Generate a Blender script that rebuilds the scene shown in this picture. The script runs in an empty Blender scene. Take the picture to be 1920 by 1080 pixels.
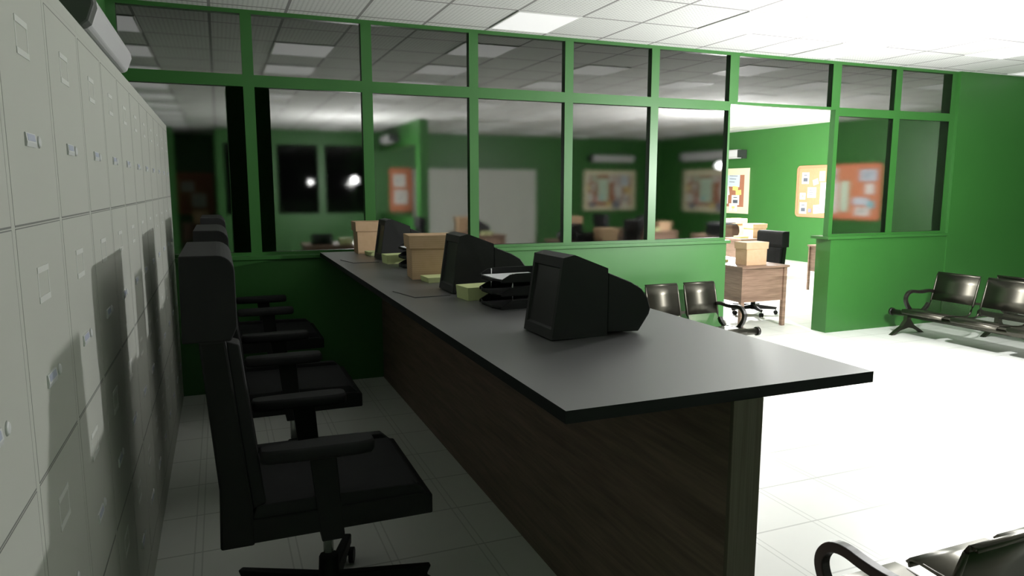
import bpy, math, random
from mathutils import Vector, Matrix
random.seed(7)
PI = math.pi
sc = bpy.context.scene
col = sc.collection

# ------------------------------------------------------------------ camera
cam_d = bpy.data.cameras.new('camera')
cam = bpy.data.objects.new('camera', cam_d); col.objects.link(cam)
cam.location = (-0.282, -5.918, 1.6)
cam.rotation_euler = (PI/2 - 0.1405, -0.0006, -0.3862)
cam_d.sensor_width = 36; cam_d.lens = 1341.07/1920*36
cam_d.clip_start = 0.02
sc.camera = cam
# ------------------------------------------------------------------ world and lights
w = bpy.data.worlds.new('world'); sc.world = w; w.use_nodes = True
w.node_tree.nodes['Background'].inputs[0].default_value = (0.55, 0.6, 0.7, 1)
w.node_tree.nodes['Background'].inputs[1].default_value = 0.004
sc.view_settings.view_transform = 'Standard'
sc.view_settings.look = 'None'
sc.view_settings.gamma = 1
sc.view_settings.exposure = 0.22
sc.cycles.max_bounces = 14; sc.cycles.diffuse_bounces = 8; sc.cycles.transmission_bounces = 10
sc.view_settings.use_curve_mapping = False
def lamp(name, loc, power, radius=0.045, color=(1, 1, 0.98)):
    l = bpy.data.lights.new(name, 'POINT'); l.energy = power; l.shadow_soft_size = radius; l.color = color
    o = bpy.data.objects.new(name, l); col.objects.link(o); o.location = loc
    return o
lamp('lamp_waiting_room', (5.0, -2.25, 1.72), 345)
lamp('lamp_back_office', (7.90, 4.50, 1.972), 800)
lamp('lamp_far_office', (2.15, 8.07, 1.73), 360)

# ------------------------------------------------------------------ materials
def mat(name, color, rough=0.5, metal=0.0, spec=0.5, **kw):
    m = bpy.data.materials.new(name); m.use_nodes = True
    b = m.node_tree.nodes['Principled BSDF']
    b.inputs['Base Color'].default_value = (*color, 1)
    b.inputs['Roughness'].default_value = rough
    b.inputs['Metallic'].default_value = metal
    b.inputs['Specular IOR Level'].default_value = spec
    for k, v in kw.items(): b.inputs[k.replace('_', ' ')].default_value = v
    return m
def nd(m, t, **kw):
    n = m.node_tree.nodes.new(t)
    for k, v in kw.items(): setattr(n, k, v)
    return n
def ln(m, a, b): m.node_tree.links.new(a, b)
def bsdf(m): return m.node_tree.nodes['Principled BSDF']
def mth(m, op, a, b=None, c=None):
    n = nd(m, 'ShaderNodeMath', operation=op)
    for i, x in enumerate((a, b, c)):
        if x is None: continue
        if isinstance(x, (int, float)): n.inputs[i].default_value = x
        else: ln(m, x, n.inputs[i])
    return n.outputs[0]
def mixc(m, fac, a, b):
    n = nd(m, 'ShaderNodeMix', data_type='RGBA')
    ln(m, fac, n.inputs[0])
    for i, x in ((6, a), (7, b)):
        if isinstance(x, tuple): n.inputs[i].default_value = (*x, 1)
        else: ln(m, x, n.inputs[i])
    return n.outputs[2]
def coords(m):
    t = nd(m, 'ShaderNodeTexCoord'); s = nd(m, 'ShaderNodeSeparateXYZ'); ln(m, t.outputs['Object'], s.inputs[0])
    return t.outputs['Object'], s.outputs[0], s.outputs[1], s.outputs[2]
def noise(m, vec, scale, detail=3, stretch=None):
    n = nd(m, 'ShaderNodeTexNoise'); n.inputs['Scale'].default_value = scale; n.inputs['Detail'].default_value = detail
    if stretch:
        mp = nd(m, 'ShaderNodeMapping'); mp.inputs['Scale'].default_value = stretch; ln(m, vec, mp.inputs[0]); vec = mp.outputs[0]
    ln(m, vec, n.inputs['Vector']); return n.outputs['Fac']
def vary(m, amt, scale, base, stretch=None):
    """gentle procedural variation around the base colour"""
    v = coords(m)[0]; f = noise(m, v, scale, 4, stretch)
    dark = tuple(c*(1-amt) for c in base); light = tuple(min(1, c*(1+amt)) for c in base)
    ln(m, mixc(m, f, dark, light), bsdf(m).inputs['Base Color'])
    return m

GREEN = vary(mat('green_paint', (0.030, 0.145, 0.024), 0.44, spec=0.65), 0.06, 3.0, (0.030, 0.145, 0.024))
FLOOR = mat('floor_vinyl_tile', (0.6, 0.6, 0.58), 0.42, spec=0.3)
def floor_nodes(m):
    v, x, y, z = coords(m)
    def lines(c, off):
        f = mth(m, 'FRACT', mth(m, 'DIVIDE', mth(m, 'SUBTRACT', c, off), 0.3935))
        d = mth(m, 'ABSOLUTE', mth(m, 'SUBTRACT', f, 0.5))            # 0.5 at the joint
        e = mth(m, 'SUBTRACT', 0.5, d)                                # distance to the joint in tiles
        a = mth(m, 'LESS_THAN', e, 0.012)
        b = mth(m, 'MULTIPLY', mth(m, 'GREATER_THAN', e, 0.034), mth(m, 'LESS_THAN', e, 0.05))
        return a, b
    ax, bx = lines(x, 0.341); ay, by = lines(y, -2.652)
    side = mth(m, 'MAXIMUM', mth(m, 'MULTIPLY', bx, 0.75), 0.0)
    full = mth(m, 'MAXIMUM', mth(m, 'MAXIMUM', mth(m, 'MULTIPLY', ax, 0.0), ay), side)
    n = noise(m, v, 5, 4)
    c = mixc(m, n, (0.70, 0.71, 0.68), (0.76, 0.77, 0.74))
    c2 = mixc(m, mth(m, 'MULTIPLY', full, 0.55), c, (0.30, 0.31, 0.29))
    ln(m, c2, bsdf(m).inputs['Base Color'])
floor_nodes(FLOOR)
CEIL = mat('ceiling_tile', (0.7, 0.7, 0.69), 0.85, spec=0.1)
def ceil_nodes(m):
    v, x, y, z = coords(m)
    def line(c, off, per, wd):
        f = mth(m, 'FRACT', mth(m, 'DIVIDE', mth(m, 'SUBTRACT', c, off), per))
        d = mth(m, 'SUBTRACT', 0.5, mth(m, 'ABSOLUTE', mth(m, 'SUBTRACT', f, 0.5)))
        return mth(m, 'LESS_THAN', d, wd/per/2)
    g = mth(m, 'MAXIMUM', line(x, 0.26, 0.538, 0.022), line(y, -0.11, 0.64, 0.022))
    def dots(c): 
        f = mth(m, 'FRACT', mth(m, 'DIVIDE', c, 0.0336)); return mth(m, 'LESS_THAN', mth(m, 'ABSOLUTE', mth(m, 'SUBTRACT', f, 0.5)), 0.2)
    dd = mth(m, 'MULTIPLY', dots(x), dots(y))
    n = noise(m, v, 40, 3)
    c = mixc(m, n, (0.72, 0.72, 0.71), (0.80, 0.80, 0.79))
    c = mixc(m, mth(m, 'MULTIPLY', dd, 0.55), c, (0.33, 0.33, 0.32))
    c = mixc(m, g, c, (0.30, 0.29, 0.29))
    ln(m, c, bsdf(m).inputs['Base Color'])
ceil_nodes(CEIL)
PANEL = mat('diffuser_fill_glow', (0.50, 0.50, 0.49), 0.7, spec=0.2)
bsdf(PANEL).inputs['Emission Color'].default_value = (1, 1, 0.98, 1); bsdf(PANEL).inputs['Emission Strength'].default_value = 0.55  # glow added as soft room fill; the panels themselves are unlit
PANELF = mat('light_frame', (0.8, 0.8, 0.79), 0.5)
CAB = vary(mat('cabinet_enamel', (0.50, 0.51, 0.465), 0.5, spec=0.3), 0.03, 2.0, (0.50, 0.51, 0.465))
CABDARK = mat('cabinet_gap', (0.17, 0.175, 0.16), 0.6)
CABLINE = mat('cabinet_seam', (0.36, 0.37, 0.34), 0.6)
CABLIGHT = mat('cabinet_trim', (0.66, 0.67, 0.64), 0.4)
HANDLE = mat('handle_grey', (0.66, 0.67, 0.67), 0.35, spec=0.5)
HANDLED = mat('handle_recess', (0.44, 0.47, 0.58), 0.4)
BLACK = vary(mat('chair_black', (0.008, 0.008, 0.008), 0.5, spec=0.25), 0.25, 8, (0.008, 0.008, 0.008))
FABRIC = vary(mat('chair_fabric', (0.015, 0.015, 0.016), 0.75, spec=0.3), 0.3, 14, (0.015, 0.015, 0.016), (1, 1, 0.3))
CHROME = mat('chrome', (0.75, 0.77, 0.77), 0.25, 0.7)
TOP = mat('counter_laminate', (0.036, 0.036, 0.037), 0.55, spec=1.0, Coat_Weight=1.0, Coat_Roughness=0.42, Coat_IOR=1.7)
TOPEDGE = mat('counter_edge', (0.012, 0.014, 0.014), 0.6, spec=0.2)
def wood(name, a, b, rough, sc_, st):
    m = mat(name, a, rough, spec=0.3)
    v = coords(m)[0]
    f = noise(m, v, sc_, 6, st); f2 = noise(m, v, sc_*4, 4, st)
    k = mth(m, 'MULTIPLY_ADD', f2, 0.4, mth(m, 'MULTIPLY', f, 0.6))
    r = nd(m, 'ShaderNodeMapRange'); r.inputs[1].default_value = 0.33; r.inputs[2].default_value = 0.67; ln(m, k, r.inputs[0])
    ln(m, mixc(m, r.outputs[0], a, b), bsdf(m).inputs['Base Color'])
    return m
DWOOD = wood('dark_wood', (0.11, 0.078, 0.060), (0.215, 0.152, 0.118), 0.5, 2.2, (1, 0.55, 9))
DWOODV = wood('dark_wood_edge', (0.08, 0.070, 0.048), (0.14, 0.124, 0.088), 0.5, 2.2, (20, 20, 0.4))
WOOD = wood('desk_wood', (0.17, 0.105, 0.075), (0.34, 0.225, 0.165), 0.45, 2.5, (0.6, 0.6, 10))
MON = mat('monitor_plastic', (0.022, 0.022, 0.023), 0.5, spec=0.35)
SCREEN = mat('monitor_screen', (0.016, 0.016, 0.016), 0.35, spec=0.5)
TRAY = mat('tray_plastic', (0.014, 0.014, 0.015), 0.45, spec=0.4)
PAPER = mat('paper', (0.75, 0.75, 0.78), 0.7)
ROD = mat('tray_rod', (0.6, 0.6, 0.62), 0.25, 0.9)
YELLOW = vary(mat('sticky_pad', (0.60, 0.66, 0.32), 0.75), 0.04, 30, (0.60, 0.66, 0.32), (1, 1, 12))
def card_mat():
    m = mat('cardboard', (0.50, 0.33, 0.20), 0.75, spec=0.2)
    v, x, y, z = coords(m)
    s = mth(m, 'SINE', mth(m, 'MULTIPLY', z, 520.0))
    n = noise(m, v, 25, 3)
    f = mth(m, 'MULTIPLY_ADD', s, 0.18, mth(m, 'MULTIPLY', n, 0.8))
    ln(m, mixc(m, f, (0.56, 0.375, 0.225), (0.70, 0.49, 0.325)), bsdf(m).inputs['Base Color']); return m
CARD = card_mat()
METAL = mat('bench_steel', (0.105, 0.10, 0.083), 0.38, 1.0, spec=0.5)
BLKMET = mat('bench_black', (0.010, 0.008, 0.007), 0.35, 0.0, spec=0.6)
def perf_mat():
    m = mat('bench_perforated_steel', (0.07, 0.067, 0.055), 0.3, 0.75)
    v, x, y, z = coords(m)
    def cell(c):
        f = mth(m, 'FRACT', mth(m, 'DIVIDE', c, 0.011)); d = mth(m, 'SUBTRACT', f, 0.5); return mth(m, 'MULTIPLY', d, d)
    r2 = mth(m, 'ADD', cell(x), cell(mth(m, 'ADD', y, z)))
    hole = mth(m, 'LESS_THAN', r2, 0.22)
    tr = nd(m, 'ShaderNodeBsdfTransparent'); mx = nd(m, 'ShaderNodeMixShader')
    out = m.node_tree.nodes['Material Output']
    ln(m, hole, mx.inputs[0]); ln(m, bsdf(m).outputs[0], mx.inputs[1]); ln(m, tr.outputs[0], mx.inputs[2]); ln(m, mx.outputs[0], out.inputs[0])
    return m
PERF = perf_mat()
GLASS = bpy.data.materials.new('tinted_glass'); GLASS.use_nodes = True
GLASS.node_tree.nodes.remove(bsdf(GLASS))
_g = nd(GLASS, 'ShaderNodeBsdfRefraction', distribution='BECKMANN')
_g.inputs['Color'].default_value = (0.435, 0.435, 0.435, 1); _g.inputs['Roughness'].default_value = 0.085; _g.inputs['IOR'].default_value = 1.45
ln(GLASS, _g.outputs[0], GLASS.node_tree.nodes['Material Output'].inputs[0])
NIGHT = mat('night_window_glass', (0.003, 0.003, 0.003), 0.03, spec=0.5)
ACW = mat('ac_white', (0.62, 0.61, 0.63), 0.4)
ACD = mat('ac_dark', (0.035, 0.040, 0.037), 0.5)
CORK1 = vary(mat('cork_brown', (0.42, 0.17, 0.10), 0.8), 0.15, 30, (0.42, 0.17, 0.10))
CORK2 = vary(mat('cork_orange', (0.66, 0.255, 0.135), 0.8), 0.12, 30, (0.66, 0.255, 0.135))
CREAM = mat('board_cream_frame', (0.80, 0.72, 0.52), 0.6)
ORF = mat('board_orange_frame', (0.70, 0.22, 0.12), 0.6)
NOTE = {k: mat('note_'+k, c, 0.8) for k, c in dict(white=(0.82, 0.80, 0.76), blue=(0.60, 0.66, 0.75), yellow=(0.85, 0.66, 0.22), pink=(0.80, 0.40, 0.42), cyan=(0.20, 0.60, 0.70), slate=(0.22, 0.22, 0.30), mint=(0.62, 0.78, 0.62), ink=(0.10, 0.11, 0.14)).items()}
PRN = mat('printer_gloss', (0.012, 0.012, 0.014), 0.2, spec=0.6)

# ------------------------------------------------------------------ mesh helpers
class MB:
    def __init__(s): s.v = []; s.f = []; s.sm = []; s.mi = []; s.cur = 0
    def add(s, vs, fs, smooth=False):
        o = len(s.v); s.v += [tuple(p) for p in vs]
        for f in fs: s.f.append([i+o for i in f]); s.sm.append(smooth); s.mi.append(s.cur)
        return s
    def box(s, x0, x1, y0, y1, z0, z1):
        return s.add([(x0,y0,z0),(x1,y0,z0),(x1,y1,z0),(x0,y1,z0),(x0,y0,z1),(x1,y0,z1),(x1,y1,z1),(x0,y1,z1)],
            [(0,3,2,1),(4,5,6,7),(0,1,5,4),(1,2,6,5),(2,3,7,6),(3,0,4,7)])
    def hexa(s, b, t):            # bottom and top quads, counter-clockwise from above
        return s.add(list(b)+list(t), [(0,3,2,1),(4,5,6,7),(0,1,5,4),(1,2,6,5),(2,3,7,6),(3,0,4,7)])
    def prism(s, pts, a, b, axis='y', smooth=False):
        n = len(pts)
        if axis == 'y': V = [(p[0], a, p[1]) for p in pts]+[(p[0], b, p[1]) for p in pts]
        elif axis == 'x': V = [(a, p[0], p[1]) for p in pts]+[(b, p[0], p[1]) for p in pts]
        else: V = [(p[0], p[1], a) for p in pts]+[(p[0], p[1], b) for p in pts]
        o = len(s.v); s.v += V
        s.f.append([o+i for i in range(n)]); s.sm.append(False); s.mi.append(s.cur)
        s.f.append([o+n+i for i in reversed(range(n))]); s.sm.append(False); s.mi.append(s.cur)
        for i in range(n):
            j = (i+1) % n; s.f.append([o+i, o+n+i, o+n+j, o+j]); s.sm.append(smooth); s.mi.append(s.cur)
        return s
    def tube(s, pts, r, seg=10, flat=None, cap=True):
        """r radius; flat=(width_x, thick) makes a flat band whose wide side is along X"""
        pts = [Vector(p) for p in pts]; n = len(pts); o = len(s.v); ring = seg if flat is None else 4
        up = Vector((1, 0, 0)) if flat else Vector((0, 0, 1))
        for i, p in enumerate(pts):
            t = (pts[min(i+1, n-1)]-pts[max(i-1, 0)]).normalized()
            u = up if abs(t.dot(up)) < 0.95 else Vector((0, 1, 0))
            a = (u - t*t.dot(u)).normalized(); b = t.cross(a)
            rr = r[i] if isinstance(r, (list, tuple)) else r
            if flat:
                for (q, e) in ((-1,-1),(1,-1),(1,1),(-1,1)): s.v.append(tuple(p+a*q*flat[0]/2+b*e*flat[1]/2))
            else:
                for k in range(seg): s.v.append(tuple(p+a*math.cos(2*PI*k/seg)*rr+b*math.sin(2*PI*k/seg)*rr))
        for i in range(n-1):
            for k in range(ring):
                k2 = (k+1) % ring
                s.f.append([o+i*ring+k, o+i*ring+k2, o+(i+1)*ring+k2, o+(i+1)*ring+k]); s.sm.append(flat is None); s.mi.append(s.cur)
        if cap:
            s.f.append([o+k for k in reversed(range(ring))]); s.sm.append(False); s.mi.append(s.cur)
            s.f.append([o+(n-1)*ring+k for k in range(ring)]); s.sm.append(False); s.mi.append(s.cur)
        return s
    def build(s, name, mats, parent=None, bevel=0, seg=2, loc=None, rotz=0):
        me = bpy.data.meshes.new(name); me.from_pydata(s.v, [], s.f)
        for m in (mats if isinstance(mats, (list, tuple)) else [mats]): me.materials.append(m)
        for p, q, mi in zip(me.polygons, s.sm, s.mi): p.use_smooth = q; p.material_index = mi
        import bmesh
        bm = bmesh.new(); bm.from_mesh(me); bmesh.ops.recalc_face_normals(bm, faces=bm.faces); bm.to_mesh(me); bm.free()
        o = bpy.data.objects.new(name, me); col.objects.link(o)
        if parent: o.parent = parent
        if loc is not None: o.location = loc
        o.rotation_euler.z = rotz
        if bevel:
            b = o.modifiers.new('bevel', 'BEVEL'); b.width = bevel; b.segments = seg; b.limit_method = 'ANGLE'; b.angle_limit = 0.6
        return o
def tag(o, label=None, cat=None, group=None, kind=None):
    if label: o['label'] = label
    if cat: o['category'] = cat
    if group: o['group'] = group
    if kind: o['kind'] = kind
    return o
def thing(name, label, cat, loc=(0,0,0), rotz=0, group=None):
    o = bpy.data.objects.new(name, None); col.objects.link(o); o.location = loc; o.rotation_euler.z = rotz
    o.empty_display_size = 0.1
    return tag(o, label, cat, group)
def dup(root, loc, rotz=0, label=None, group=None, scale=None):
    r = root.copy(); col.objects.link(r); r.location = loc; r.rotation_euler.z = rotz
    if label: r['label'] = label
    if group: r['group'] = group
    if scale: r.scale = (scale,)*3
    for ch in root.children:
        c = ch.copy(); col.objects.link(c); c.parent = r
        for g in ch.children:
            d = g.copy(); col.objects.link(d); d.parent = c
    return r
def struct(name, mb, m, bevel=0): return tag(mb.build(name, m, bevel=bevel), kind='structure')

# ------------------------------------------------------------------ room shell
CZ = 2.91
struct('floor', MB().box(-3.0, 11.6, -9.2, 15, -0.1, 0), FLOOR)
struct('ceiling', MB().box(-3.0, 11.6, -9.2, 15, CZ, CZ+0.1), CEIL)
struct('wall_left', MB().box(-1.10, -0.95, -9.2, 0.0, 0, CZ), GREEN)
struct('wall_back', MB().box(-0.95, 11.35, -9.2, -9.05, 0, CZ), GREEN)
struct('wall_right', MB().box(11.35, 11.55, -9.05, 14.6, 0, CZ), GREEN)
struct('wall_right_front', MB().box(7.657, 11.35, -0.035, 0.186, 0, CZ), GREEN)
struct('wall_far_left', MB().box(-2.5, -2.35, 0.19, 14.6, 0, CZ), GREEN)
struct('wall_recess', MB().box(-2.35, 0.0, 14.3, 14.45, 0, CZ).box(-0.30, -0.22, 11.75, 14.3, 0, CZ), GREEN)
# far wall with the night windows
fw = MB(); FY = 11.6
holes = [(-0.14, 0.68), (0.99, 1.92), (2.07, 3.05)]
fw.box(-2.35, -1.15, FY, FY+0.15, 0, CZ)
fw.box(-0.30, 3.30, FY, FY+0.15, 0, 0.97).box(-0.30, 3.30, FY, FY+0.15, 2.57, CZ)
xs = [-0.30]+[c for h in holes for c in h]+[3.30]
for i in range(0, len(xs), 2): fw.box(xs[i], xs[i+1], FY, FY+0.15, 0.97, 2.57)
fw.box(3.30, 11.35, FY, FY+0.15, 0, CZ)
struct('wall_far', fw, GREEN)
for i, (a, b) in enumerate(holes): struct('window_%d' % (30+i), MB().box(a, b, FY+0.05, FY+0.07, 0.97, 2.57), NIGHT)
# inner wall with an opening
struct('wall_inner', MB().box(3.38, 3.55, 7.85, 8.15, 0, CZ).box(3.38, 3.55, 8.15, FY, 0, 0.97).box(3.38, 3.55, 8.15, FY, 2.45, CZ), GREEN)
# low pillar wall right behind the glass
struct('wall_pillar', MB().box(-0.19, 0.13, 0.19, 0.6, 0, 2.37), GREEN)

# glazed partition: solid lower walls, ledges, frame lattice, panes
struct('wall_front_left', MB().box(-0.95, 4.465, -0.02, 0.186, 0, 1.035), GREEN)
struct('wall_front_right', MB().box(5.862, 7.657, -0.02, 0.186, 0, 1.035), GREEN)
struct('trim_1', MB().box(-0.95, 4.50, -0.045, 0.215, 1.035, 1.066), GREEN, 0.004)
struct('trim_2', MB().box(5.80, 7.657, -0.045, 0.215, 1.035, 1.066), GREEN, 0.004)
T = 0.07
fr = MB()
fr.box(-0.95, -0.890, 0, T, 1.066, CZ)                               # left end post
a = {1:-0.069, 2:0.826, 3:1.733, 4:2.635, 5:3.538, 6:4.441, 7:5.773, 8:6.687, 9:7.573}
b = {1:0.011, 2:0.910, 3:1.814, 4:2.718, 5:3.623, 6:4.548, 7:5.888, 8:6.780, 9:7.657}
ZS, ZL, ZU, ZT = 1.092, 2.350, 2.438, 2.880
for k in (1,2,3,4,5,8,9):
    fr.box(a[k], b[k], 0, T, 1.066, CZ)
fr.box(4.441, 4.465, 0, T, 1.066, ZU); fr.box(4.441, 4.548, 0, T, ZU, CZ)
fr.box(5.835, 5.888, 0, T, 1.066, ZU); fr.box(5.773, 5.888, 0, T, ZU, CZ)
segs = [(-0.890, a[1])]+[(b[k], a[k+1]) for k in range(1, 6)]+[(b[7], a[8]), (b[8], a[9])]
for x0, x1 in segs:
    fr.box(x0, x1, 0, T, 1.066, ZS); fr.box(x0, x1, 0, T, ZL, ZU); fr.box(x0, x1, 0, T, ZT, CZ)
fr.box(4.548, 5.773, 0, T, ZT, CZ); fr.box(4.465, 5.835, 0, T, 2.412, ZU)
struct('trim_3', fr, GREEN)
n = 1
for x0, x1 in segs:
    struct('window_%d' % n, MB().box(x0, x1, 0.006, 0.014, ZS, ZL), GLASS); n += 1
    struct('window_%d' % n, MB().box(x0, x1, 0.006, 0.014, ZU, ZT), GLASS); n += 1
struct('window_%d' % n, MB().box(4.548, 5.773, 0.006, 0.014, ZU, ZT), GLASS)

# ceiling light panels (tile grid x = 0.26+0.538i, y = -0.11-0.64j)
def light_panel():
    t = thing('ceiling_light', '', 'ceiling light')
    MB().box(0.015, 0.523, 0.015, 0.625, -0.006, 0).build('diffuser', PANEL, t)
    f = MB()
    f.box(0.0, 0.538, 0.0, 0.015, -0.008, 0).box(0.0, 0.538, 0.625, 0.64, -0.008, 0).box(0, 0.015, 0.015, 0.625, -0.008, 0).box(0.523, 0.538, 0.015, 0.625, -0.008, 0)
    f.build('light_frame', PANELF, t)
    return t
proto = light_panel(); used = False
front = {(3,0):'white square ceiling light panel above the second window from the left of the counter run',}
spots = []
for i in range(-3, 21, 3):
    for j in range(-18, 8):
        if (i//3 + j) % 2 == 1: spots.append((i, j))
for i, j in spots:
    x = 0.26+0.538*i; y = -0.11-0.64*(j+1)
    if x < -2.3 or x > 10.7 or y < -5.2 or y > 11: continue
    if y < 0 and y+0.64 > -0.05 and False: continue
    if y > -0.7 and y < 0.1 and y+0.64 > 0.0: continue
    if x < 3.4 < x+0.54 and y > 7.2: continue
    gl = ('flat white square light panel in the waiting room ceiling', 'ceiling lights of the front room') if y < 0 else ('flat white square light panel in the ceiling beyond the glass partition', 'ceiling lights of the back office')
    if not used:
        proto.location = (x, y, CZ); tag(proto, gl[0], None, gl[1]); used = True
    else: dup(proto, (x, y, CZ), 0, gl[0], gl[1])

# ------------------------------------------------------------------ filing cabinets along the left wall
def cabinet():
    t = thing('filing_cabinet', '', 'filing cabinet')
    W, D = 0.404, 0.325      # local: width along -y .. , front at x=0
    b = MB().box(-D, 0.0, 0.0, W, 0.0, 2.041)
    b.build('body', CAB, t)
    MB().box(-0.001, 0.0002, 0.001, W-0.001, 2.005, 2.040).build('top_rail', CAB, t, 0.001)
    MB().box(-0.001, 0.0002, 0.001, W-0.001, 0.003, 0.125).build('plinth', CAB, t, 0.001)
    for r in range(4):
        z0 = 0.132+0.467*r; z1 = z0+0.459
        d = MB().box(-0.001, 0.0003, 0.013, W-0.013, z0, z1); d.cur = 1
        d.box(0, 0.0005, 0.0115, 0.013, z0, z1).box(0, 0.0005, W-0.013, W-0.0115, z0, z1)
        d.cur = 2; d.box(0, 0.0005, 0.013, W-0.013, z0-0.0035, z0).box(0, 0.0005, 0.013, W-0.013, z1, z1+0.002)
        d = d.build('drawer', [CAB, CABLINE, CABDARK], t)
        cy = 0.140; ly0, ly1 = cy, cy+0.095; lz0, lz1 = z0+0.31, z0+0.38
        h = MB()
        h.prism([(0.0003, z0+0.142), (0.0035, z0+0.142), (0.0050, z0+0.150), (0.0030, z0+0.168), (0.0003, z0+0.168)], cy-0.002, cy+0.075, 'y')
        h.cur = 1; h.prism([(0.0044, z0+0.1530), (0.0052, z0+0.1532), (0.0038, z0+0.1660), (0.0030, z0+0.166)], cy+0.006, cy+0.066, 'y')
        h.build('handle', [HANDLE, HANDLED], d)
        l = MB(); e = 0.006
        l.box(0.0003, 0.0016, ly0, ly1, lz1-e*2, lz1).box(0.0003, 0.0016, ly0, ly1, lz0, lz0+e*2).box(0.0003, 0.0008, ly0, ly0+e, lz0+e, lz1-e).box(0.0003, 0.0008, ly1-e, ly1, lz0+e, lz1-e)
        l.build('label_holder', CABLIGHT, d)
        MB().tube([(0.0003, cy+0.112, z0+0.155), (0.004, cy+0.112, z0+0.155)], [0.013, 0.009], 12).build('lock', HANDLE, d)
    return t
cab0 = cabinet()
for k in range(14):
    y = 0.0-0.404*(k+1)-0.012
    if k == 0: lab = 'off-white four-drawer filing cabinet at the far end, touching the glazed partition'
    elif k == 1: lab = 'off-white filing cabinet, second from the glazed partition end'
    elif k <= 9: lab = 'off-white four-drawer filing cabinet, %s from the glazed partition end of the row' % ('third','fourth','fifth','sixth','seventh','eighth','ninth','tenth')[k-2]
    else: lab = 'off-white filing cabinet nearest the camera, cut by the left edge of the photo'
    if k > 11: continue
    if k == 10: lab = 'off-white filing cabinet second nearest the camera, wholly in view at left'
    if k == 11: lab = 'off-white filing cabinet nearest the camera, cut by the left edge of the photo'
    if k == 0:
        cab0.location = (-0.612, y, 0); tag(cab0, lab, None, 'row of filing cabinets')
    else: dup(cab0, (-0.612, y, 0), 0, lab, 'row of filing cabinets')

# ------------------------------------------------------------------ wall air conditioners
def ac(label, loc, rotz, L, group=None, H=0.20, D=0.22):
    """local: along X, back on the wall at y=0, front towards -y, bottom at z=0"""
    t = thing('air_conditioner', label, 'air conditioner', loc, rotz, group)
    MB().box(-L/2, L/2, -D*0.45, 0, 0, H).build('housing', ACD, t)
    MB().box(-L/2, -L/2+0.07, -D, -D*0.45, 0.02, H).box(L/2-0.07, L/2, -D, -D*0.45, 0.02, H).build('end_cap', ACD, t)
    MB().prism([(-D*0.45, 0.0), (-D*0.78, 0.0), (-D*1.0, 0.05), (-D*1.06, H*0.9), (-D*0.95, H+0.01), (-D*0.45, H+0.01)], -L/2+0.07, L/2-0.07, 'x').build('front_panel', ACW, t, 0.008)
    return t
t = thing('air_conditioner', 'white and black wall air conditioner above the filing cabinets', 'air conditioner', (-0.95, 0, 2.2))
MB().box(0.0, 0.13, -2.45, -1.24, -0.01, 0.16).build('housing', ACD, t)
MB().prism([(0.02, 0.03), (0.205, 0.03), (0.228, 0.048), (0.252, 0.115), (0.248, 0.155), (0.02, 0.17)], -2.56, -2.47, 'y').build('end_cap', mat('ac_grey', (0.10, 0.105, 0.10), 0.5), t, 0.01)
MB().prism([(0.13, 0.035), (0.212, 0.035), (0.226, 0.048), (0.252, 0.115), (0.247, 0.155), (0.13, 0.17)], -2.47, -1.22, 'y').build('front_panel', ACW, t, 0.012)
ac('long white air conditioner on the right wall, half seen through the doorway', (11.34, 9.1, 2.27), -PI/2, 2.36, H=0.2)
ac('white air conditioner on the far wall above the cream framed board', (9.75, FY-0.005, 2.27), 0, 1.4, H=0.17)
ac('small air conditioner high on the inner green wall', (3.37, 10.0, 2.55), -PI/2, 1.0, H=0.15)
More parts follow.
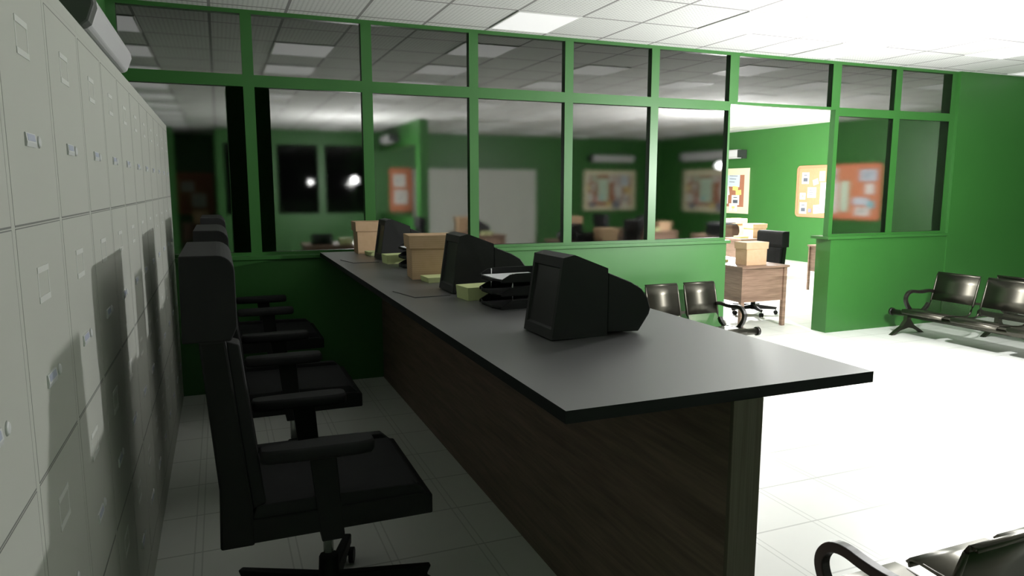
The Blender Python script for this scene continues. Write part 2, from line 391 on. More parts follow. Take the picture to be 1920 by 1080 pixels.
# ------------------------------------------------------------------ cork boards
def board(name, label, loc, rotz, W, H, cork, frame, fw_, seed, rounded=0.0, spec=None):
    """local: X along the wall, front towards -y, bottom-left at origin"""
    t = thing(name, label, 'notice board', loc, rotz)
    MB().box(fw_, W-fw_, -0.012, 0, fw_, H-fw_).build('cork_panel', cork, t)
    f = MB()
    if rounded:
        r = rounded
        def rr(x0, x1, z0, z1, r):
            P = []
            for cx, cz, a0 in ((x1-r, z1-r, 0), (x0+r, z1-r, 90), (x0+r, z0+r, 180), (x1-r, z0+r, 270)):
                for q in range(0, 91, 15): P.append((cx+r*math.cos(math.radians(a0+q)), cz+r*math.sin(math.radians(a0+q))))
            return P
        A = rr(0, W, 0, H, r); B = rr(fw_, W-fw_, fw_, H-fw_, r*0.4); n_ = len(A)
        V = [(p[0], -0.025, p[1]) for p in A]+[(p[0], -0.025, p[1]) for p in B]+[(p[0], 0, p[1]) for p in A]+[(p[0], 0, p[1]) for p in B]
        F = []
        for i in range(n_):
            j = (i+1) % n_
            F += [(i, j, n_+j, n_+i), (i, 2*n_+i, 2*n_+j, j), (n_+i, n_+j, 3*n_+j, 3*n_+i)]
        f.add(V, F)
    else:
        f.box(0, W, -0.025, 0, 0, fw_).box(0, W, -0.025, 0, H-fw_, H).box(0, fw_, -0.025, 0, fw_, H-fw_).box(W-fw_, W, -0.025, 0, fw_, H-fw_)
    f.build('board_frame', frame, t, 0.003)
    for iq, (u, v, w_, h_, c, ang, mark) in enumerate(spec):
        yo = -0.0135-0.0009*iq; m = MB(); ca, sa = math.cos(ang), math.sin(ang)
        def Q(x0, x1, z0, z1, y):
            pts = []
            for yy in (y, y+0.0008):
                for (x, z) in ((x0, z0), (x1, z0), (x1, z1), (x0, z1)):
                    pts.append((u+(x*ca-z*sa), yy, v+(x*sa+z*ca)))
            m.add(pts, [(0,1,2,3),(7,6,5,4),(0,4,5,1),(1,5,6,2),(2,6,7,3),(3,7,4,0)])
        Q(-w_/2, w_/2, -h_/2, h_/2, yo)
        m.cur = 1
        if mark == 1:
            for q in range(3): Q(-w_*0.32, w_*(0.3-0.1*q), h_*(0.22-0.2*q)-0.006, h_*(0.22-0.2*q)+0.006, yo-0.0009)
        elif mark == 2:
            Q(-w_*0.3, w_*0.3, -h_*0.3, h_*0.02, yo-0.0009); Q(-w_*0.25, w_*0.22, h_*0.22, h_*0.3, yo-0.0009)
        elif mark == 3:
            Q(-w_*0.15, w_*0.2, -h_*0.1, h_*0.15, yo-0.0009); Q(-w_*0.3, w_*0.35, -h_*0.4, -h_*0.37, yo-0.0009); Q(-w_*0.02, w_*0.02, -h_*0.4, -h_*0.1, yo-0.0009)
        m.build('note', [NOTE[c], NOTE['cyan' if mark == 3 and c != 'white' else ('yellow' if mark == 3 else 'ink')]], t)
    return t
def cream_spec(W, H, flip=False):
    s = [(0.22, 0.86, 0.16, 0.20, 'white', 0.05, 1), (0.20, 0.60, 0.18, 0.12, 'yellow', -0.1, 0), (0.30, 0.35, 0.30, 0.22, 'white', 0.04, 1), (0.52, 0.86, 0.22, 0.18, 'mint', 0.0, 1),
         (0.45, 0.62, 0.2, 0.2, 'white', -0.08, 2), (0.70, 0.30, 0.24, 0.16, 'pink', 0.06, 0), (0.95, 0.55, 0.52, 0.62, 'mint', 0.0, 1), (0.86, 0.34, 0.13, 0.11, 'cyan', 0.0, 0),
         (1.35, 0.86, 0.2, 0.20, 'white', 0.06, 1), (1.62, 0.78, 0.14, 0.36, 'white', 0.0, 1), (2.02, 0.82, 0.46, 0.36, 'blue', -0.04, 1), (1.70, 0.52, 0.36, 0.24, 'white', 0.25, 1),
         (2.10, 0.60, 0.20, 0.10, 'yellow', -0.1, 0), (2.22, 0.50, 0.20, 0.12, 'yellow', 0.1, 0), (1.72, 0.33, 0.26, 0.20, 'white', 0.0, 2), (2.12, 0.32, 0.28, 0.24, 'white', 0.0, 2),
         (1.25, 0.16, 0.22, 0.12, 'yellow', 0.2, 0), (1.60, 0.14, 0.40, 0.20, 'slate', 0.0, 0), (2.05, 0.14, 0.30, 0.2, 'white', 0.0, 3), (0.40, 0.14, 0.3, 0.14, 'slate', 0.0, 0)]
    k = W/2.57
    return [(u*k, v*H/1.08, w_*k, h_*H/1.08, c, a_, m_) for (u, v, w_, h_, c, a_, m_) in s]
board('notice_board', 'large cream framed board of papers on the right wall, partly behind the door post', (11.345, 10.36, 0.965), -PI/2, 2.58, 1.08, CORK1, CREAM, 0.16, 1, spec=cream_spec(2.58, 1.08))
board('notice_board', 'cream framed cork board on the far wall between cabinets and corner', (8.95, FY-0.005, 0.965), 0, 1.6, 1.08, CORK1, CREAM, 0.12, 1, spec=cream_spec(1.6, 1.08))
osp = [(0.24, 0.82, 0.20, 0.24, 'white', 0.0, 2), (0.70, 0.86, 0.15, 0.20, 'white', 0.0, 1), (0.97, 0.88, 0.22, 0.26, 'white', 0.0, 2), (0.53, 0.74, 0.15, 0.12, 'pink', 0.3, 0), (0.44, 0.52, 0.24, 0.22, 'white', 0.0, 1),
       (0.19, 0.44, 0.16, 0.14, 'white', 0.0, 3), (0.90, 0.42, 0.46, 0.62, 'white', 0.0, 3), (0.22, 0.19, 0.20, 0.24, 'white', 0.0, 2), (0.41, 0.14, 0.09, 0.08, 'slate', 0.0, 0), (0.66, 0.18, 0.30, 0.18, 'white', 0.1, 1),
       (1.30, 0.45, 0.20, 0.60, 'mint', 0.0, 0), (1.85, 0.86, 0.40, 0.22, 'blue', 0.0, 1), (1.70, 0.36, 0.36, 0.14, 'blue', 0.0, 0), (1.95, 0.30, 0.14, 0.14, 'cyan', 0.0, 0), (1.75, 0.16, 0.34, 0.16, 'white', 0.0, 1), (1.90, 0.60, 0.2, 0.2, 'white', 0.0, 0)]
board('notice_board', 'orange cork board with rounded corners seen through the doorway and the right pane', (11.345, 6.26, 0.965), -PI/2, 2.16, 1.085, CORK2, ORF, 0.05, 2, 0.09, spec=osp)
board('notice_board', 'reddish cork board behind the opening in the inner wall', (3.60, FY-0.005, 1.0), 0, 0.55, 1.05, CORK2, ORF, 0.04, 2, spec=[(0.25, 0.75, 0.3, 0.3, 'white', 0, 1), (0.28, 0.35, 0.34, 0.34, 'white', 0, 1)])
board('notice_board', 'dim cork board deep in the recess at far left', (-1.25, 14.29, 0.9), 0, 0.85, 1.05, CORK1, ORF, 0.04, 2, spec=[(0.25, 0.7, 0.3, 0.25, 'white', 0, 1), (0.5, 0.35, 0.34, 0.34, 'white', 0, 1)])

# pale cabinets along the far wall
fc = thing('tall_cabinet', '', 'cabinet')
MB().box(0, 0.40, 0.0, 0.35, 0, 2.04).build('body', CAB, fc)
for q in range(4): MB().box(0.012, 0.388, -0.006, 0, 0.13+0.467*q, 0.13+0.459+0.467*q).build('drawer', CAB, fc)
for k in range(8):
    lab = 'pale grey tall filing cabinet in the block against the far wall beyond the glass'
    if k == 0: fc.location = (4.15, 11.24, 0); tag(fc, lab, None, 'cabinets against the far wall')
    else: dup(fc, (4.15+0.402*k, 11.24, 0), 0, lab, 'cabinets against the far wall')

# ------------------------------------------------------------------ reception counter
rc = thing('reception_counter', 'long black topped reception counter on a dark wood panel', 'counter', (0.98, -2.25, 0))
def L(mb): 
    mb.v = [(x-0.98, y+2.25, z) for x, y, z in mb.v]; return mb
m_ = MB().box(0.446, 1.425, -4.464, -0.047, 1.047, 1.079); m_.mi = [1, 0, 1, 1, 1, 1]
L(m_).build('countertop', [TOP, TOPEDGE], rc)
L(MB().box(0.937, 1.029, -4.452, -0.03, 0, 1.047)).build('wood_panel', DWOOD, rc)
tag(L(MB().box(0.934, 1.030, -4.466, -4.452, 0, 1.047)).build('end_strip', DWOODV, rc), 'paler vertical grain end strip')

# ------------------------------------------------------------------ office chairs (facing +x)
def office_chair(label, loc, rotz, group):
    t = thing('office_chair', label, 'office chair', loc, rotz, group)
    hw = 0.30
    s = MB()
    s.prism([(-0.270, 0.475), (0.322, 0.475), (0.322, 0.545), (0.28, 0.555), (-0.27, 0.555)], -hw, hw, 'y')
    s.build('seat', BLACK, t, 0.006)
    c = MB(); c.prism([(-0.26, 0.552), (0.30, 0.552), (0.285, 0.572), (-0.24, 0.578)], -hw+0.05, hw-0.05, 'y')
    c.prism([(-0.27, 0.550), (0.302, 0.550), (0.26, 0.590), (0.0, 0.597), (-0.25, 0.597)], -hw+0.008, -hw+0.05, 'y')
    c.prism([(-0.27, 0.550), (0.302, 0.550), (0.26, 0.590), (0.0, 0.597), (-0.25, 0.597)], hw-0.05, hw-0.008, 'y')
    c.build('seat_cushion', FABRIC, t, 0.004)
    bk = MB(); bk.prism([(-0.365, 0.468), (-0.358, 0.665), (-0.392, 1.140), (-0.315, 1.140), (-0.262, 0.60), (-0.262, 0.468)], -hw, hw, 'y')
    bk.build('backrest', BLACK, t, 0.008)
    p = MB()
    for y0, y1, q in ((-hw+0.012, -hw+0.11, 0.040), (hw-0.11, hw-0.012, 0.040), (-hw+0.11, hw-0.11, 0.015)):
        p.prism([(-0.318, 1.135), (-0.316+q, 1.120), (-0.290+q, 0.86), (-0.262+q, 0.60), (-0.264, 0.585)], y0, y1, 'y')
    p.build('back_cushion', FABRIC, t, 0.006)
    hr = [(-0.436, 1.137), (-0.432, 1.398)]
    for q in range(0, 91, 15): hr.append((-0.33+0.05*math.sin(math.radians(q)), 1.348+0.05*math.cos(math.radians(q))))
    hr += [(-0.280, 1.18), (-0.300, 1.137)]
    MB().prism(hr, -hw, hw, 'y').build('headrest', FABRIC, t, 0.004)
    for sgn in (-1, 1):
        y = sgn*0.285
        m = MB(); top = []; 
        out = [(-0.235, 0.022), (-0.215, 0.036), (-0.12, 0.044), (0.0, 0.050), (0.08, 0.050), (0.115, 0.040), (0.125, 0.020)]
        P = [(x, y+w2) for x, w2 in out]+[(x, y-w2) for x, w2 in reversed(out)]
        n_ = len(P); V = []
        for z, k in ((0.735, 0.85), (0.745, 1.0), (0.768, 1.0), (0.779, 0.86)):
            for (x, yy) in P: V.append((-0.055+(x+0.055)*(0.97 if k < 1 else 1), y+(yy-y)*k, z))
        F = []
        for L_ in range(3):
            for i in range(n_):
                j = (i+1) % n_; F.append((L_*n_+i, L_*n_+j, (L_+1)*n_+j, (L_+1)*n_+i))
        m.add(V, F, True); m.add([], []); o_ = 0
        m.f.append(list(reversed(range(n_)))); m.sm.append(False); m.mi.append(0)
        m.f.append([3*n_+i for i in range(n_)]); m.sm.append(False); m.mi.append(0)
        m.build('armrest', FABRIC, t)
        MB().hexa([(-0.055, y-0.015, 0.44), (0.02, y-0.015, 0.44), (0.02, y+0.015, 0.44), (-0.055, y+0.015, 0.44)],
                  [(-0.085, y-0.017, 0.74), (0.0, y-0.017, 0.74), (0.0, y+0.017, 0.74), (-0.085, y+0.017, 0.74)]).box(-0.055, 0.02, min(y, 0)+0.0, max(y, 0), 0.44, 0.474).build('arm_post', BLACK, t, 0.004)
    MB().tube([(0, 0, 0.25), (0, 0, 0.45)], 0.019, 14).build('gas_lift', CHROME, t)
    MB().tube([(0, 0, 0.075), (0, 0, 0.235)], [0.045, 0.036], 8).build('hub', BLACK, t)
    for k in range(5):
        an = math.radians(71+72*k); cx, cy = math.cos(an), math.sin(an)
        b = MB()
        def pt(r, s2, z): return (cx*r-cy*s2, cy*r+cx*s2, z)
        b.hexa([pt(0.03, -0.026, 0.085), pt(0.37, -0.018, 0.085), pt(0.37, 0.018, 0.085), pt(0.03, 0.026, 0.085)],
               [pt(0.03, -0.022, 0.160), pt(0.39, -0.016, 0.122), pt(0.39, 0.016, 0.122), pt(0.03, 0.022, 0.160)])
        b.build('base_leg', BLACK, t, 0.006)
        wl = MB(); c0 = Vector((cx*0.37, cy*0.37, 0.033)); ax = Vector((-cy, cx, 0))
        for s2 in (-1, 1): wl.tube([c0+ax*s2*0.008, c0+ax*s2*0.028], 0.033, 14)
        wl.tube([c0+Vector((0, 0, 0.0)), c0+Vector((0, 0, 0.06))], 0.007, 8)
        wl.build('caster', BLACK, t)
    return t
G = 'office chairs behind the counter'
ch = office_chair('black office chair nearest the camera, base and casters in view', (0.03, -3.33, 0), 0, G)
dup(ch, (0.03, -2.01, 0), 0, 'black office chair in the middle of the three behind the counter', G)
dup(ch, (0.03, -0.545, 0), 0, 'black office chair farthest from the camera, by the green partition', G)
G2 = 'office chairs of the back office'
S = 0.75
dup(ch, (5.97, 1.28, 0), PI, 'black office chair behind the wooden desk seen through the doorway', G2, S)
dup(ch, (3.40, 7.0, 0), 0, 'black office chair left of the desk before the pale cabinets', G2, S)
dup(ch, (5.95, 4.6, 0), PI, 'black office chair at the desk with trays and two boxes, beyond the glass', G2, S)
dup(ch, (7.2, 7.0, 0), 0, 'black office chair at the desk nearest the room corner', G2, S)

# ------------------------------------------------------------------ desktop items
def monitor(label, loc, rotz, group=None):
    """CRT: screen towards -x, origin at base front centre"""
    t = thing('crt_monitor', label, 'monitor', loc, rotz, group)
    hw = 0.114
    b = MB()
    prof = [(0.0, 0.004), (0.042, 0.283), (0.085, 0.292), (0.222, 0.240), (0.222, 0.0)]
    n_ = len(prof)
    # bezel front is a frame around the recess: ring + side shell
    F0, F1 = prof[0], prof[1]
    def fp(s_, tt):    # point on the front face, s_ across, tt up
        return (F0[0]+(F1[0]-F0[0])*tt, s_*hw, F0[1]+(F1[1]-F0[1])*tt)
    o4 = [fp(-1, 0), fp(1, 0), fp(1, 1), fp(-1, 1)]; i4 = [fp(-0.86, 0.12), fp(0.86, 0.12), fp(0.86, 0.88), fp(-0.86, 0.88)]
    r4 = [(p[0]+0.010, p[1]*0.94, (p[2]-0.145)*0.94+0.145) for p in i4]
    b.add(o4+i4+r4, [(0,1,5,4),(1,2,6,5),(2,3,7,6),(3,0,4,7),(4,5,9,8),(5,6,10,9),(6,7,11,10),(7,4,8,11)])
    V = [(p[0], -hw*(1 if p[0] < 0.1 else 0.94), p[1]) for p in prof]+[(p[0], hw*(1 if p[0] < 0.1 else 0.94), p[1]) for p in prof]
    Fs = [tuple(range(n_)), tuple(n_+i for i in reversed(range(n_)))]
    for i in range(1, n_): 
        j = (i+1) % n_; Fs.append((i, n_+i, n_+j, j))
    b.add(V, Fs)
    b.build('casing', MON, t)
    MB().add([(p[0]-0.001, p[1], p[2]) for p in r4]+[(p[0]+0.01, p[1], p[2]) for p in r4], [(0,1,2,3),(7,6,5,4),(0,4,5,1),(1,5,6,2),(2,6,7,3),(3,7,4,0)]).build('screen', SCREEN, t)
    tb = MB(); P = [(0.222, 0.010), (0.222, 0.222)]
    for q in range(0, 8):
        an = math.radians(65-16*q); P.append((0.278+0.105*math.cos(an), 0.092+0.105*math.sin(an)*0.98))
    P = [(0.225, 0.012), (0.225, 0.224), (0.320, 0.186), (0.365, 0.160), (0.392, 0.125), (0.404, 0.085), (0.398, 0.065), (0.355, 0.006)]
    tb.prism(P, -0.105, 0.105, 'y'); tb.build('tube_housing', MON, t, 0.004)
    return t
Z = 1.079
MG = 'monitors on the counter'
m1 = monitor('black CRT monitor nearest the camera, alone at the front of the counter', (0.738, -3.648, Z), 0.03, MG)
dup(m1, (0.752, -2.485, Z), 0.0, 'black CRT monitor in the middle, behind the letter trays with yellow pad', MG)
dup(m1, (0.762, -0.750, Z), 0.0, 'black CRT monitor at the far end of the counter by the partition', MG)

def box_(label, loc, rotz, group=None, W=0.30, D=0.22, H=0.25):
    """archive box, origin bottom centre: W across x, D along y"""
    t = thing('archive_box', label, 'box', loc, rotz, group)
    k = 0.93
    MB().hexa([(-W/2*k*0.97, -D/2*k, 0), (W/2*k*0.97, -D/2*k, 0), (W/2*k*0.97, D/2*k, 0), (-W/2*k*0.97, D/2*k, 0)],
              [(-W/2*k, -D/2*k, H-0.01), (W/2*k, -D/2*k, H-0.01), (W/2*k, D/2*k, H-0.01), (-W/2*k, D/2*k, H-0.01)]).build('box_body', CARD, t, 0.002)
    MB().hexa([(-W/2, -D/2, H-0.075), (W/2, -D/2, H-0.075), (W/2, D/2, H-0.075), (-W/2, D/2, H-0.075)],
              [(-W/2*1.02, -D/2*1.02, H), (W/2*1.02, -D/2*1.02, H), (W/2*1.02, D/2*1.02, H), (-W/2*1.02, D/2*1.02, H)]).build('lid', CARD, t, 0.002)
    return t
BG = 'cardboard boxes on the counter'
b1 = box_('brown lidded cardboard box between the middle and far monitors', (0.852, -1.905, Z), -0.10, BG)
dup(b1, (0.842, -0.20, Z), -0.02, 'brown lidded cardboard box at the far end of the counter against the glass', BG)

def pad(label, loc, rotz, w_, d_, h_, group):
    m = MB().hexa([(-w_/2*.94, -d_/2*.94, 0), (w_/2*.94, -d_/2*.94, 0), (w_/2*.94, d_/2*.94, 0), (-w_/2*.94, d_/2*.94, 0)],
                  [(-w_/2, -d_/2, h_), (w_/2, -d_/2, h_), (w_/2, d_/2, h_), (-w_/2, d_/2, h_)])
    o = m.build('note_block', YELLOW, None, 0.002, loc=loc, rotz=rotz); return tag(o, label, 'note block', group)
PG = 'pale yellow note blocks on the counter'
pad('thick pale yellow note block beside the nearer letter trays', (0.825, -2.76, Z), 0.10, 0.16, 0.14, 0.062, PG)
pad('thin pale yellow note block in front of the nearer box', (0.825, -2.095, Z), 0.05, 0.16, 0.14, 0.030, PG)
pad('thick pale yellow note block beside the farther letter trays', (0.825, -1.06, Z), 0.05, 0.16, 0.14, 0.062, PG)
pad('thin pale yellow note block in front of the far box', (0.825, -0.42, Z), 0.05, 0.16, 0.13, 0.030, PG)

def trays(label, loc, rotz, group=None):
    """three stacked letter trays, open end towards -x, origin at open end centre"""
    t = thing('letter_tray_stack', label, 'letter trays', loc, rotz, group)
    for k in range(3):
        z = 0.058*k; m = MB(); W = 0.125; Ln = 0.33
        m.prism([(0.0, -0.06), (0.02, -W), (Ln, -W), (Ln, W), (0.02, W), (0.0, 0.06)], z, z+0.005, 'z')
        for s2 in (-1, 1):
            m.prism([(0.015, z), (Ln, z), (Ln, z+0.038), (0.085, z+0.038), (0.055, z+0.034), (0.015, z+0.012)], s2*W-0.003, s2*W+0.003, 'y')
        m.box(Ln-0.004, Ln, -W, W, z, z+0.038)
        m.prism([(0.0, -0.06), (0.02, -W), (0.026, -W), (0.006, -0.06), (0.006, 0.06), (0.026, W), (0.02, W), (0.0, 0.06)], z, z+0.014, 'z')
        m.build('tray', TRAY, t)
    r = MB()
    for x in (0.07, 0.29):
        for y in (-0.118, 0.118): r.tube([(x, y, 0.004), (x, y, 0.152)], 0.003, 8)
    r.build('support_rods', ROD, t)
    return t
TG = 'letter tray stacks on the counter'
def paper(label, loc, rotz, w_=0.20, d_=0.21):
    o = MB().box(-w_/2, w_/2, -d_/2, d_/2, 0, 0.006).build('paper_sheets', PAPER, loc=loc, rotz=rotz); tag(o, label, 'paper')
t1 = trays('three-tier black letter trays beside the nearest monitor', (0.79, -2.99, Z), 0.04, TG)
dup(t1, (0.80, -1.325, Z), 0.0, 'three-tier black letter trays half hidden by the nearer box', TG)
paper('white paper in the top tray nearest the camera', (0.925, -2.985, Z+0.122), 0.04, 0.23)
paper('white paper in the top tray of the farther tray stack', (0.935, -1.325, Z+0.122), 0.0, 0.23)
for (x, y, lab) in ((0.615, -2.515, 'thin black desk pad on the counter before the middle monitor'), (0.615, -0.845, 'thin black desk pad near the far end of the counter')):
    o = MB().prism([(-0.115, 0.11), (-0.062, -0.135), (0.115, -0.125), (0.115, 0.13)], 0, 0.004, 'z').build('desk_pad', [TOP, TOPEDGE], loc=(x, y, Z)); tag(o, lab, 'desk pad')

# ------------------------------------------------------------------ waiting room benches
def bench(label, loc, rotz, n, sw, gap, over=0.31, extra=0.31, group=None):
    """local: first end at x=0 (beam cap), seats towards -x, sitter faces -y, beam at y=0"""
    t = thing('waiting_bench', label, 'bench', loc, rotz, group)
    Ltot = over+n*sw+(n-1)*gap+extra
    PANN = 6
    prof = [(-0.255, 0.262), (-0.262, 0.285), (-0.245, 0.305), (-0.20, 0.308), (-0.08, 0.298), (0.04, 0.285), (0.105, 0.287), (0.14, 0.305), (0.160, 0.340), (0.180, 0.390)]
    back = [(0.180, 0.390), (0.207, 0.49), (0.232, 0.59), (0.252, 0.672), (0.262, 0.690), (0.278, 0.690), (0.282, 0.675)]
    for k in range(n):
        x1 = -over-k*(sw+gap); x0 = x1-sw
        def shell(mb, P, th, xa, xb):
            n_ = len(P); nor = []
            for i in range(n_):
                a_ = P[max(i-1, 0)]; c_ = P[min(i+1, n_-1)]; d = Vector((c_[0]-a_[0], c_[1]-a_[1])).normalized(); nor.append((-d.y*th, d.x*th))
            pts = list(P)+[(P[i][0]-nor[i][0], P[i][1]-nor[i][1]) for i in reversed(range(n_))]
            mb.prism(pts, xa, xb, 'x', True)
        s = MB()
        # perforated single skin: pan and lower back
        pl = prof[PANN-1:]; V = [(x0+0.02, p[0], p[1]) for p in pl]+[(x1-0.02, p[0], p[1]) for p in pl]; m2 = len(pl)
        s.add(V, [(i, i+1, m2+i+1, m2+i) for i in range(m2-1)], True)
        s.build('perforated_panel', PERF, t)
        sp = MB(); shell(sp, prof[2:PANN], 0.008, x0+0.006, x1-0.006); shell(sp, prof[1:3], 0.008, x0+0.012, x1-0.012); shell(sp, prof[:2], 0.008, x0+0.02, x1-0.02); sp.build('seat_pan', METAL, t)
        bb = MB(); shell(bb, back[:4], 0.010, x0+0.012, x1-0.012)
        for q in range(3, len(back)-1):      # rolled top edge with rounded corners
            ins = (0.012, 0.016, 0.024, 0.034)[q-3]; shell(bb, back[q:q+2], 0.010, x0+ins, x1-ins)
        bb.build('backrest', METAL, t)
        for x in (x0+0.012, x1-0.012): MB().tube([(x, p[0]+0.006, p[1]-0.003) for p in prof[3:-1]+back[:4]], [0.004, 0.008]+[0.010]*(len(prof)-6)+[0.012]*2+[0.011, 0.008], 8).build('side_rail', METAL, t)
    bm_ = MB().tube([(-0.012, 0, 0.215), (-Ltot+0.012, 0, 0.215)], 0.032, 14)
    bm_.box(-Ltot+over, -over, -0.02, 0.10, 0.235, 0.262)
    bm_.box(-Ltot+over, -over, 0.20, 0.215, 0.40, 0.425)
    bm_.build('beam', METAL, t)
    for x in (0, -Ltot): MB().tube([(x-0.014, 0, 0.215), (x+0.014, 0, 0.215)], 0.043, 16).build('end_cap', BLKMET, t)
    for x in (-over-0.01, -Ltot+extra+0.01):
        ctrl = [(0.205, 0.478), (0.14, 0.492), (0.05, 0.480), (-0.04, 0.484), (-0.11, 0.496), (-0.165, 0.482), (-0.198, 0.440), (-0.200, 0.395), (-0.172, 0.345), (-0.125, 0.295), (-0.08, 0.265), (-0.02, 0.252), (0.05, 0.262), (0.11, 0.30), (0.15, 0.35)]
        # smooth the polyline once (Chaikin)
        P = ctrl
        for _ in range(2):
            Q = [P[0]]
            for i in range(len(P)-1):
                a_, c_ = P[i], P[i+1]
                Q += [(a_[0]*.75+c_[0]*.25, a_[1]*.75+c_[1]*.25), (a_[0]*.25+c_[0]*.75, a_[1]*.25+c_[1]*.75)]
            P = Q+[P[-1]]
        MB().tube([(x, p[0], p[1]) for p in P], 0.012, flat=(0.036, 0.034)).build('armrest', BLKMET, t, 0.010)
    for x in (-0.20, -Ltot+0.20):
        leg = MB()
        P = [(-0.245, 0.0), (-0.20, 0.0), (-0.11, 0.045), (-0.02, 0.062), (0.06, 0.055), (0.16, 0.0), (0.245, 0.0), (0.225, 0.018), (0.10, 0.085), (0.035, 0.145), (0.030, 0.215), (-0.030, 0.215), (-0.035, 0.145), (-0.09, 0.085)]
        # split into convex-ish halves so the concave outline stays clean
        leg.prism([(-0.245, 0.0), (-0.205, 0.0), (-0.12, 0.045), (-0.02, 0.066), (0.0, 0.068), (0.0, 0.215), (-0.030, 0.215), (-0.035, 0.150), (-0.09, 0.090), (-0.19, 0.035)], x-0.022, x+0.022, 'x')
        leg.prism([(0.245, 0.0), (0.205, 0.0), (0.12, 0.045), (0.02, 0.066), (0.0, 0.068), (0.0, 0.215), (0.030, 0.215), (0.035, 0.150), (0.09, 0.090), (0.19, 0.035)], x-0.022, x+0.022, 'x')
        leg.build('leg', METAL, t)
    return t
bench('dark steel waiting bench against the partition left of the doorway', (4.49, -0.50, 0), 0, 4, 0.375, 0.055, 0.32)
LR = 0.31*2+4*0.495+3*0.06
bench('dark steel waiting bench at right, armrest end near the partition corner', (6.67, -0.18-LR, 0), -PI/2, 4, 0.495, 0.06, 0.31)
bench('dark steel waiting bench farther right, only its backrest top shows', (7.50, -0.62, 0), PI/2, 4, 0.495, 0.06, 0.31)
bench('dark steel waiting bench in the near right corner, cut by the frame', (1.13, -4.50, 0), PI, 4, 0.405, 0.055, 0.31)

# ------------------------------------------------------------------ back office desks
def desk(label, loc, rotz, Lx, Dy, group, H=0.71, drawers=True):
    """local: long axis x, sitter on -y side, origin bottom centre"""
    t = thing('wooden_desk', label, 'desk', loc, rotz, group)
    MB().box(-Lx/2, Lx/2, -Dy/2, Dy/2, H-0.025, H).build('desktop', WOOD, t, 0.003)
    a_, b_ = Lx/2-0.04, Dy/2-0.04
    for sx in (-1, 1):
        for sy in (-1, 1):
            x, y = sx*a_, sy*b_; MB().box(x-0.022, x+0.022, y-0.022, y+0.022, 0, H-0.025).build('leg', WOOD, t)
    MB().box(-a_+0.022, a_-0.022, b_-0.012, b_+0.008, 0.30, H-0.025).build('modesty_panel', WOOD, t)
    for sx in (-1, 1):
        x = sx*a_; 
        dr = MB().box(min(x, x-sx*0.36), max(x, x-sx*0.36), -b_+0.022, b_-0.022, 0.30, H-0.025).build('drawer_unit', WOOD, t)
        for q in range(2): MB().box(min(x-sx*0.02, x-sx*0.34), max(x-sx*0.02, x-sx*0.34), -b_+0.006, -b_+0.022, 0.31+0.19*q, 0.485+0.19*q).build('drawer', WOOD, dr)
    return t
DG = 'wooden desks of the back office'
dk = desk('brown wooden desk with a box on top, right inside the doorway', (5.44, 1.20, 0), -PI/2+PI, 1.45, 0.68, DG)
# this desk's sitter is on +x, so local -y must face +x
def at(root, lx, ly, lz=0.71):
    r = root.rotation_euler.z; c, s_ = math.cos(r), math.sin(r)
    return (root.location.x+lx*c-ly*s_, root.location.y+lx*s_+ly*c, lz)
d2 = dup(dk, (8.35, 4.72, 0), PI/2, 'brown wooden desk with a black printer and two boxes, deeper in the room', DG)
d3 = dup(dk, (8.91, 2.50, 0), 0, 'brown wooden desk whose end shows beside the right door post', DG); d3.scale = (1, 0.5, 1)
d4 = dup(dk, (5.25, 4.65, 0), PI/2, 'brown wooden desk with letter trays and boxes behind the fifth pane', DG)
d5 = dup(dk, (4.35, 7.30, 0), -PI/2, 'brown wooden desk in front of the pale cabinets', DG)
d6 = dup(dk, (1.62, 5.65, 0), PI, 'brown wooden desk with yellow block and monitor behind the second pane', DG)
d7 = dup(dk, (8.05, 7.10, 0), PI/2, 'brown wooden desk under the long air conditioner wall, behind the sixth pane', DG)
d8 = dup(dk, (-0.75, 13.4, 0), 0, 'brown wooden desk in the recess at far left', DG); d8.scale = (0.55, 1, 1)
DB = 'cardboard boxes in the back office'
def sbox(label, loc, rotz=0, s_=(1, 1, 1)):
    o = dup(b1, loc, rotz, label, DB); o.scale = s_; return o
sbox('pale cardboard box on the desk inside the doorway', (5.405, 0.70, 0.71), 0.0, (1.05, 0.95, 1.05))
sbox('pale cardboard box at the near end of the printer desk', (8.47, 4.20, 0.71), 0.0, (1.05, 1.2, 1.0))
sbox('pale taller box behind the other box on the printer desk', (8.60, 4.85, 0.71), 0.0, (0.9, 1.2, 1.25))
sbox('brown cardboard box low at the near end of the tray desk', (5.42, 4.12, 0.71), 0.0, (1.0, 1.3, 0.95))
sbox('brown cardboard box on a stack at the far end of the tray desk', (5.35, 5.15, 0.71), 0.0, (0.8, 1.2, 1.55))
sbox('brown cardboard box left of the monitor before the pale cabinets', (4.20, 7.75, 0.71), 0.0, (0.9, 1.3, 1.2))
sbox('brown cardboard box on the desk in the recess at far left', (-0.72, 13.3, 0.71), 0.0, (1.2, 1.2, 1.2))
sbox('brown cardboard box on the corner desk behind the sixth pane', (8.2, 6.7, 0.71), 0.0, (1.0, 1.2, 0.7))
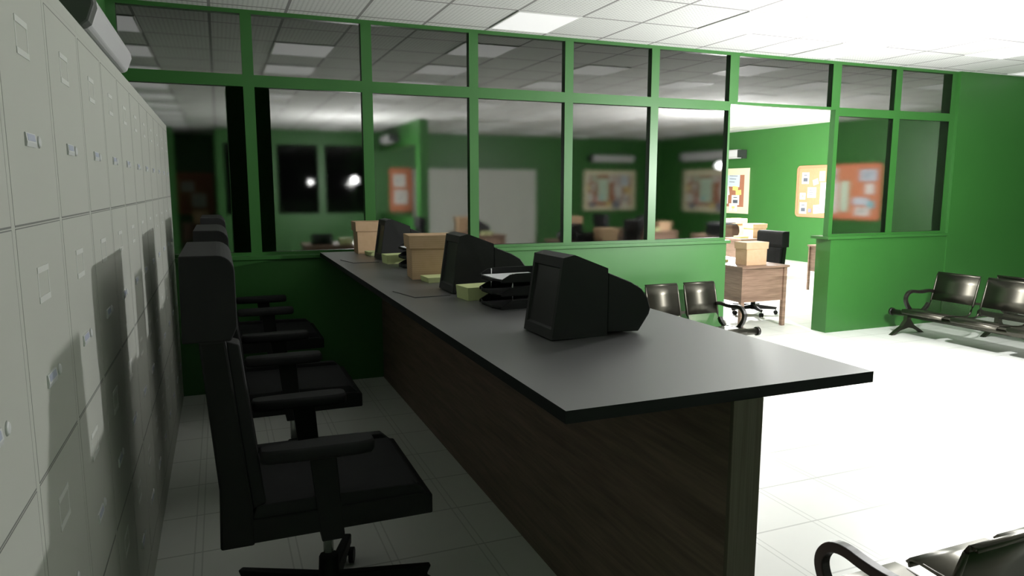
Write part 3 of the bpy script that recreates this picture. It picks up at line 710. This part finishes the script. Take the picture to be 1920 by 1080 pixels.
OG = 'monitors of the back office'
dup(m1, (1.86, 5.80, 0.71), -PI*0.45, 'dark CRT monitor on the desk behind the second pane', OG)
dup(m1, (4.12, 7.10, 0.71), 0.1, 'dark CRT monitor on the desk before the pale cabinets', OG)
dup(m1, (8.25, 7.35, 0.71), PI, 'dark CRT monitor on the corner desk behind the sixth pane', OG)
dup(m1, (5.30, 4.75, 0.71), PI, 'dark CRT monitor on the tray desk behind the fifth pane', OG)
QG = 'letter trays of the back office'
dup(t1, (1.00, 5.55, 0.71), 0.0, 'dark letter trays on the desk behind the second pane', QG)
dup(t1, (5.05, 4.40, 0.71), 0.0, 'dark letter trays on the desk with stacked boxes', QG)
YG = 'note blocks of the back office'
pad('pale yellow note block on the desk behind the second pane', (1.52, 5.42, 0.71), 0, 0.21, 0.14, 0.10, YG)
pad('pale yellow note block on the desk before the pale cabinets', (4.35, 6.75, 0.71), 0, 0.2, 0.14, 0.06, YG)
pad('pale yellow note block next to the box inside the doorway', (5.24, 1.10, 0.71), 0, 0.2, 0.18, 0.03, YG)
pad('thicker pale note block behind the box inside the doorway', (5.24, 1.38, 0.71), 0, 0.16, 0.16, 0.07, YG)
pad('pale yellow note block on the printer desk', (8.16, 4.18, 0.71), 0, 0.2, 0.16, 0.04, YG)
pad('pale yellow note block on the corner desk', (7.96, 6.55, 0.71), 0, 0.12, 0.12, 0.06, YG)
# printer
p = thing('printer', 'glossy black rounded printer on the desk beside two boxes', 'printer', (8.16, 4.70, 0.71), 0)
pr_ = [(-0.2, 0.0), (0.16, 0.0), (0.20, 0.03), (0.215, 0.08), (0.20, 0.15), (0.15, 0.185), (-0.16, 0.20), (-0.2, 0.18)]
MB().prism(pr_, -0.22, 0.22, 'y').build('printer_body', PRN, p, 0.015)
p.scale = (1, 1, 1.25)
MB().box(-0.14, 0.16, -0.17, 0.17, 0.19, 0.205).build('scanner_lid', MON, p, 0.004)
MB().box(0.15, 0.235, -0.15, 0.15, 0.05, 0.06).build('paper_tray', MON, p)
